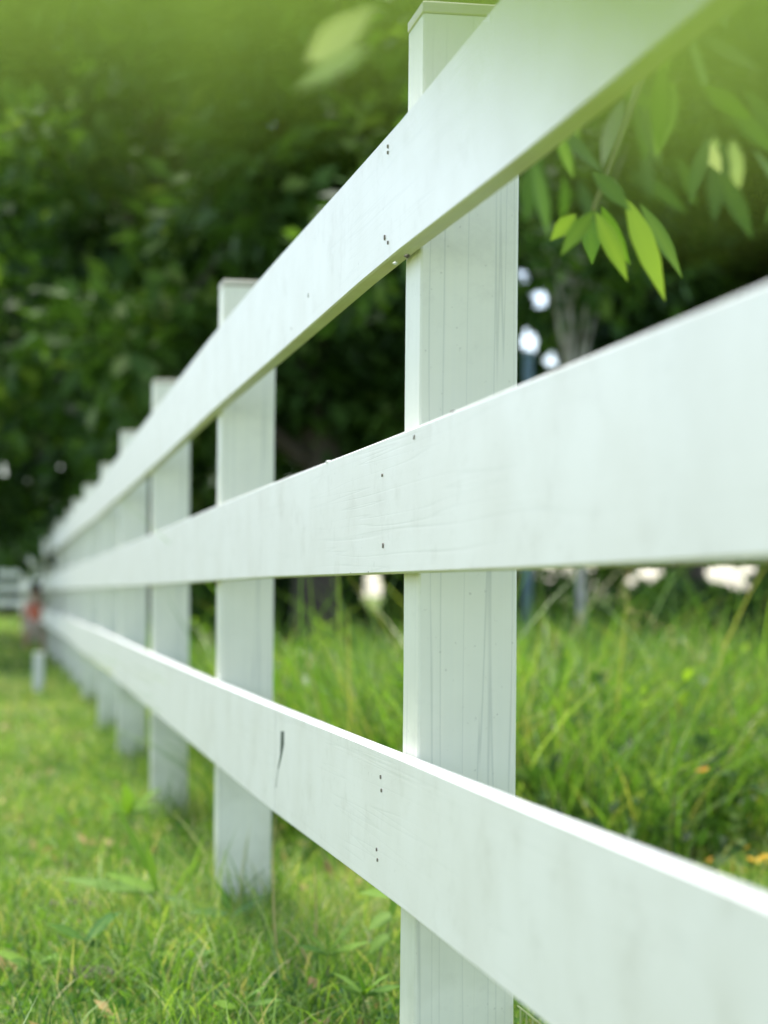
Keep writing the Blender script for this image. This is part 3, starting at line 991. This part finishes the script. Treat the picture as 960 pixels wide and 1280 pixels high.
    for s in range(14):
        Y = 0.125 + 0.014 * (s % 3)
        x0 = -140 + s * 95
        sway = g.uniform(-60, 60)
        low_ = [120, 40, 100, 150, 50, 110, 40, 100, 80, 190, 140, 240, 180, 220][s]
        a = P(x0, -620, Y); b = P(x0 + sway, low_, Y)
        tw.tube([a - base, a.lerp(b, .5) - base, b - base], [.0005, .0004, .0002], 5)
        nn = 20
        for j in range(nn):
            t = j / nn
            q = a.lerp(b, t)
            for sd in (-1, 1):
                ln = 0.0058 * (0.75 + 0.5 * math.sin(math.pi * min(1, t + .1)))
                it.append((q, Vector((sd, g.uniform(-.2, .2), -0.55)), (0, -1, 0.1), ln, ln * 0.30, g.uniform(.2, .9), 0.05))
    tw.build('leaf_stalk', M_twig, root)
    o = place_leaves(it, M_veil, 'feathery_foliage', root, loc=base)
    print('leaflets', len(it))


hanging_tree()

# ------------------------------------------------------------------ weeds, flowers and small things
def weed(name, label, px, py, Y, leaves, cat='weed', mat=None):
    b = P(px, py, Y); b.z = float(gh(b.x, b.y))
    root = empty(name, b, label, cat)
    it = []
    for (x0, y0, x1, y1, w, r, bend) in leaves:
        a = P(x0, y0, Y); c = P(x1, y1, Y - 0.03)
        it.append((a, c - a, (0.1, -0.5, 1), (c - a).length, w * 1.5 / F * Y, min(1, r + .25), bend))
    place_leaves(it, mat or M_weed, 'leaf', root, loc=b)
    st = MB(); st.tube([(0, 0, -0.01), (0, 0, .02), P(leaves[0][0], leaves[0][1], Y) - b], [.002, .0018, .001], 5)
    st.build('stem', M_twig, root)


weed('grass_weed', 'arching broad bladed weed in the lawn left of the second post', 205, 1118, 3.9,
     [(205, 1116, 130, 1090, 16, 0.6, 0.02), (200, 1120, 72, 1092, 15, 0.35, 0.05), (200, 1116, 142, 1000, 9, 0.8, 0.0), (196, 1118, 182, 1050, 9, .7, 0), (205, 1120, 260, 1140, 12, .2, .1)])
weed('grass_weed', 'low dark leafed weed at the foot of the second post', 300, 1142, 3.7,
     [(286, 1145, 338, 1124, 14, 0.05, -0.15), (290, 1143, 236, 1136, 12, 0.0, 0.1), (290, 1143, 268, 1100, 16, 0.3, 0.0), (300, 1145, 330, 1165, 10, .5, .1)])
weed('broadleaf_weed', 'small dark broadleaf weed lying in the lawn at lower left', 112, 1172, 3.45,
     [(104, 1176, 150, 1138, 26, 0.0, 0.05), (108, 1176, 60, 1150, 14, .1, .1), (110, 1176, 130, 1182, 14, .3, .1)])
weed('broadleaf_weed', 'bright broadleaf weed under the bottom rail beside the nearest post', 470, 1150, 3.3,
     [(495, 1120, 450, 1112, 13, .8, 0.1), (492, 1140, 460, 1160, 14, .6, .1), (488, 1150, 500, 1100, 13, .6, 0), (488, 1165, 460, 1190, 11, .5, .1)])
g = random.Random(15)
for i, (px, py, Y, where) in enumerate([(40, 1210, 3.3, 'near the lower left corner of the lawn'), (235, 1205, 3.35, 'in the lawn below the second post'), (410, 1195, 3.25, 'in the grass halfway between the two nearest posts'),
                                     (160, 1020, 4.9, 'in the lawn left of the third post'), (300, 1262, 3.0, 'at the bottom edge of the lawn left of the nearest post'), (455, 1245, 3.0, 'in the grass just left of the foot of the nearest post')]):
    L_ = []
    for j in range(6):
        a = -2.6 + 2.1 * j / 5 + g.uniform(-.2, .2); ln = g.uniform(28, 60)
        L_.append((px, py, px + math.cos(a) * ln * 1.1, py + math.sin(a) * ln * .8, g.uniform(7, 15), g.random(), g.uniform(0, .25)))
    weed('grass_weed', 'small spreading weed ' + where, px, py, Y, L_)
# thin pale stalks in front of post two
g = random.Random(5)
for (lab, x0, y0, x1, y1, x2, y2, Y) in [
    ('tall pale grass stalk leaning across the foot of the second post', 352, 1235, 335, 1120, 345, 1020, 3.3),
    ('drooping pale grass stalk right of the second post', 392, 1218, 372, 1168, 352, 1160, 3.3),
    ('thin upright straw stalk between the second post and the bottom rail', 395, 1165, 396, 1120, 393, 1085, 3.5)]:
    b = P(x0, y0, Y)
    mb = MB(); ps = []
    for i in range(9):
        t = i / 8
        ps.append(P((1 - t) ** 2 * x0 + 2 * t * (1 - t) * x1 + t * t * x2, (1 - t) ** 2 * y0 + 2 * t * (1 - t) * y1 + t * t * y2, Y - .02 * t) - b)
    gz = float(gh(b.x, b.y)) - b.z - .01
    ps = [Vector((0, 0, gz))] + ps
    mb.tube(ps, [.0026] + [.0024 - .0018 * i / 8 for i in range(9)], 5)
    o = mb.build('grass_stalk', M_seed, loc=b)
    me = o.data; at = me.attributes.new('rnd', 'FLOAT', 'POINT'); at.data.foreach_set('value', [0.9] * len(me.vertices))
    tag(o, lab, 'grass stalk')


def clod(px, py, Y, r, label, mat, sc_):
    p = P(px, py, Y); p.z = float(gh(p.x, p.y))
    mb = MB(); mb.ball((0, 0, r * 0.15), r, 14, 9, sc_, 0.22)
    tag(mb.build('soil_clod', mat, loc=p), label, 'clod of soil')


clod(112, 1238, 3.27, 0.05, 'dark clod of soil and dead grass lying in the lawn at lower left', M_soil, (1.15, 0.7, 0.45))
clod(85, 1142, 3.95, 0.05, 'small flat dark clod in the lawn behind the lower left weed', M_soil, (1.2, 0.6, 0.3))


def flower(px, py, Y, r, mat, label, heads=1, spread=0, cat='flower'):
    top = P(px, py, Y)
    b = Vector((top.x, Y, float(gh(top.x, Y))))
    root = empty('flowering_plant', b, label, cat)
    g = random.Random(int(px))
    st = MB()
    for hh in range(heads):
        o_ = Vector((g.uniform(-spread, spread), g.uniform(-spread, spread) * .6, g.uniform(-spread, spread) * .5)) if heads > 1 else Vector()
        t = top - b + o_
        st.tube([(0, 0, 0), Vector((t.x * .4, t.y * .4, t.z * .6)), t], [.0025, .002, .0015], 5)
        it = []; tx = g.uniform(-.4, .4); ty = g.uniform(-.8, .8)
        for ring, (n, q) in enumerate(((9, 1.0), (7, .65))):
            for i in range(n):
                th = 2 * math.pi * i / n + ring
                d = Vector((math.cos(th) + tx, math.sin(th) * .8 - .3, .25 + .35 * ring + ty * math.cos(th)))
                it.append((t, d, (0, -.5, 1), r * q, r * q * .55, g.random(), .1))
        place_leaves(it, mat, 'petals', root)
    it = []
    for i in range(5):
        th = i * 1.3; z = (top.z - b.z) * (.2 + .13 * i)
        it.append((Vector((0, 0, z)), Vector((math.cos(th), math.sin(th), .4)), (0, 0, 1), .07, .022, g.random(), .15))
    place_leaves(it, M_weed, 'leaf', root)
    st.build('stem', M_twig, root)


flower(879, 964, 4.9, 0.018, M_orange, 'small orange flower in the tall grass right of the nearest post')
flower(952, 1080, 4.7, 0.02, M_yellow, 'clump of golden yellow flowers just above the bottom rail at the right edge', 13, 0.055)
flower(908, 1082, 4.75, 0.018, M_orange, 'small orange brown flowers left of the yellow clump by the bottom rail', 5, 0.035)

# seed heads of tall grass
heads = [(778, 712, 6.0), (790, 748, 6.1), (694, 778, 5.8), (845, 778, 6.2), (870, 795, 6.1), (905, 780, 6.3), (765, 828, 5.6), (925, 830, 5.9),
         (385, 812, 6.4), (420, 860, 6.4), (490, 800, 7.0), (470, 830, 7.2), (700, 840, 5.7), (820, 760, 6.6)]
for i, (px, py, Y) in enumerate(heads):
    top = P(px, py, Y); g = random.Random(i)
    b = Vector((top.x + g.uniform(-.08, .08), Y, float(gh(top.x, Y))))
    root = empty('seeding_grass', b, '', 'seeding grass', 'seed heads rising from the tall grass')
    t = top - b
    st = MB(); st.tube([(0, 0, 0), (t.x * .3, 0, t.z * .6), (t.x, t.y, t.z - .06)], [.0025, .002, .0012], 5)
    st.build('stem', M_weed, root)
    it = []
    sx = g.choice((-1, 1)); bend_ = g.uniform(.03, .09)
    for j in range(34):
        q = g.random()
        th = g.uniform(0, 6.28); sp_ = .016 * (1 - .6 * q) * g.random()
        it.append((Vector((t.x + sx * bend_ * q * q + sp_ * math.cos(th), t.y + sp_ * math.sin(th), t.z - .09 + .12 * q - bend_ * .6 * q ** 3)), Vector((math.cos(th) + sx * q, math.sin(th), .9 - q)), (0, 0, 1), .016 * g.uniform(.5, 1.2), .004, g.random(), .0))
    place_leaves(it, M_seed, 'seed_head', root)
    side = 'right of the nearest post' if px > 640 else 'between the first two posts'
    root['label'] = 'straw coloured grass seed head rising from the tall grass ' + side
    root['group'] = 'grass seed heads ' + side

# blue grey pole
p = P(659, 760, 14.0)
bp_ = empty('metal_pole', (p.x, 14.0, 0), 'slim blue grey pole standing behind the tall grass beside the nearest post', 'pole')
mb = MB(); mb.tube([(0, 0, -.05), (0, 0, 2.25)], [.032, .032], 14); mb.build('shaft', M_bluepole, bp_, smooth=True)
mb = MB(); mb.ball((0, 0, 2.26), .04, 12, 8, (1, 1, .6)); mb.build('cap', M_bluepole, bp_, smooth=True)

# short white stake in the lawn
p = P(48, 866, 13.0)
st_ = empty('marker_stake', (p.x, 13.0, 0), 'short white wooden stake standing in the lawn in front of the child', 'stake')
mb = MB(); mb.cbox((0, 0, -.03), .06, .05, .265, .004); mb.build('shaft', M_stake, st_)
mb = MB(); mb.cbox((0, 0, .2355), .066, .058, .012, .003); mb.build('cap', M_stake, st_)

# ------------------------------------------------------------------ small child standing far down the lawn
def child():
    Y = 21.5
    p = P(45, 742, Y)
    base = Vector((p.x, Y, float(gh(p.x, Y))))
    root = empty('person', base, 'small child with dark hair and coral top standing far down the lawn beside the fence', 'person')
    J = {'pelvis': (0, 0, .30, .062), 'waist': (0, 0, .36, .058), 'chest': (0, 0, .45, .066), 'neck': (0, 0, .505, .026), 'head0': (0, -.005, .55, .045), 'head1': (0, -.008, .60, .058), 'head2': (0, -.005, .655, .045),
         'hl': (-.045, 0, .28, .048), 'kl': (-.07, -.02, .155, .034), 'al': (-.085, .01, .03, .022), 'tl': (-.09, -.055, .018, .02),
         'hr': (.045, 0, .28, .048), 'kr': (.06, .0, .155, .034), 'ar': (.07, .02, .03, .022), 'tr': (.075, -.045, .018, .02),
         'sl': (-.085, 0, .475, .03), 'el': (-.115, .0, .385, .022), 'wl': (-.12, -.03, .305, .016), 'gl': (-.12, -.045, .272, .014),
         'sr': (.085, 0, .475, .03), 'er': (.115, -.01, .385, .022), 'wr': (.10, -.07, .325, .016), 'gr': (.09, -.095, .305, .014)}
    names = list(J)
    E = [('pelvis', 'waist'), ('waist', 'chest'), ('chest', 'neck'), ('neck', 'head0'), ('head0', 'head1'), ('head1', 'head2'),
         ('pelvis', 'hl'), ('hl', 'kl'), ('kl', 'al'), ('al', 'tl'), ('pelvis', 'hr'), ('hr', 'kr'), ('kr', 'ar'), ('ar', 'tr'),
         ('chest', 'sl'), ('sl', 'el'), ('el', 'wl'), ('wl', 'gl'), ('chest', 'sr'), ('sr', 'er'), ('er', 'wr'), ('wr', 'gr')]

    def skin(nm, keep, grow, mat, parent, rootn):
        ks = [n for n in names if n in keep]
        me = bpy.data.meshes.new(nm)
        me.from_pydata([J[n][:3] for n in ks], [(ks.index(a), ks.index(b)) for a, b in E if a in ks and b in ks], [])
        o = bpy.data.objects.new(nm, me); COL.objects.link(o); o.parent = parent
        o.modifiers.new('skin', 'SKIN'); s = o.modifiers.new('sub', 'SUBSURF'); s.levels = s.render_levels = 2
        if not me.skin_vertices:
            me.attributes.new  # layer is made by the modifier
        for i, n in enumerate(ks):
            r = J[n][3] * grow; me.skin_vertices[0].data[i].radius = (r, r)
        me.skin_vertices[0].data[ks.index(rootn)].use_root = True
        me.materials.append(mat)
        return o
    try:
        body = skin('body', names, 1.0, M_skin, root, 'pelvis')
        skin('top', ['waist', 'chest', 'sl', 'sr', 'pelvis'], 1.14, M_coral, root, 'chest')
        skin('shorts', ['pelvis', 'hl', 'hr'], 1.22, M_cream, root, 'pelvis')
        for sx in (-1, 1):
            x, y, z = J['gl' if sx < 0 else 'gr'][:3]
            for q in range(5):
                pass
    except Exception as ex:
        print('child skin failed', ex)
    mb = MB(); mb.ball((0, .006, .63), .07, 16, 10, (1, 1.02, 1)); mb.ball((0, .03, .585), .058, 14, 8, (1, .8, 1))
    mb.build('hair', M_hair, root, smooth=True)
    for sx in (-1, 1):
        mb = MB(); mb.ball((sx * .02, -.062, .602), .006, 8, 6); mb.build('eye', M_hair, root)
        mb = MB(); mb.ball((sx * .056, -.0, .59), .012, 8, 6, (.5, 1, 1.3)); mb.build('ear', M_skin, root, smooth=True)
    mb = MB(); mb.ball((0, -.068, .587), .008, 8, 6, (.8, 1, 1)); mb.build('nose', M_skin, root, smooth=True)



child()
for o in COL.objects:
    if o.name == 'person': o.scale = (1.08, 1.08, 1.08)

# ------------------------------------------------------------------ light
EL, AZ = 70, -22      # sun high, ahead and slightly to the left of the fence
s = Vector((math.sin(R(AZ)) * math.cos(R(EL)), math.cos(R(AZ)) * math.cos(R(EL)), math.sin(R(EL))))
sun_d = bpy.data.lights.new('sun', 'SUN'); sun_d.energy = 3.3; sun_d.angle = R(15); sun_d.color = (1.0, 0.96, 0.88)
sun = bpy.data.objects.new('sun', sun_d); COL.objects.link(sun)
sun.rotation_euler = s.to_track_quat('Z', 'Y').to_euler()
w = bpy.data.worlds.new('World'); sc.world = w; w.use_nodes = True
nt = w.node_tree
bg = nt.nodes['Background']
sky = nt.nodes.new('ShaderNodeTexSky'); sky.sky_type = 'NISHITA'; sky.sun_disc = False
sky.sun_elevation = R(EL); sky.sun_rotation = R(AZ); sky.dust_density = 1.0; sky.air_density = 1.0; sky.ozone_density = 1.0
hs = nt.nodes.new('ShaderNodeHueSaturation'); hs.inputs['Saturation'].default_value = 0.74
nt.links.new(sky.outputs[0], hs.inputs['Color']); nt.links.new(hs.outputs[0], bg.inputs[0]); bg.inputs[1].default_value = 0.15
sc.view_settings.view_transform = 'Standard'; sc.view_settings.look = 'None'
sc.view_settings.exposure = 1.33; sc.view_settings.gamma = 1
sc.render.engine = 'CYCLES'
sc.cycles.use_denoising = True
sc.cycles.max_bounces = 8
sc.cycles.transparent_max_bounces = 8
sc.cycles.sample_clamp_indirect = 4
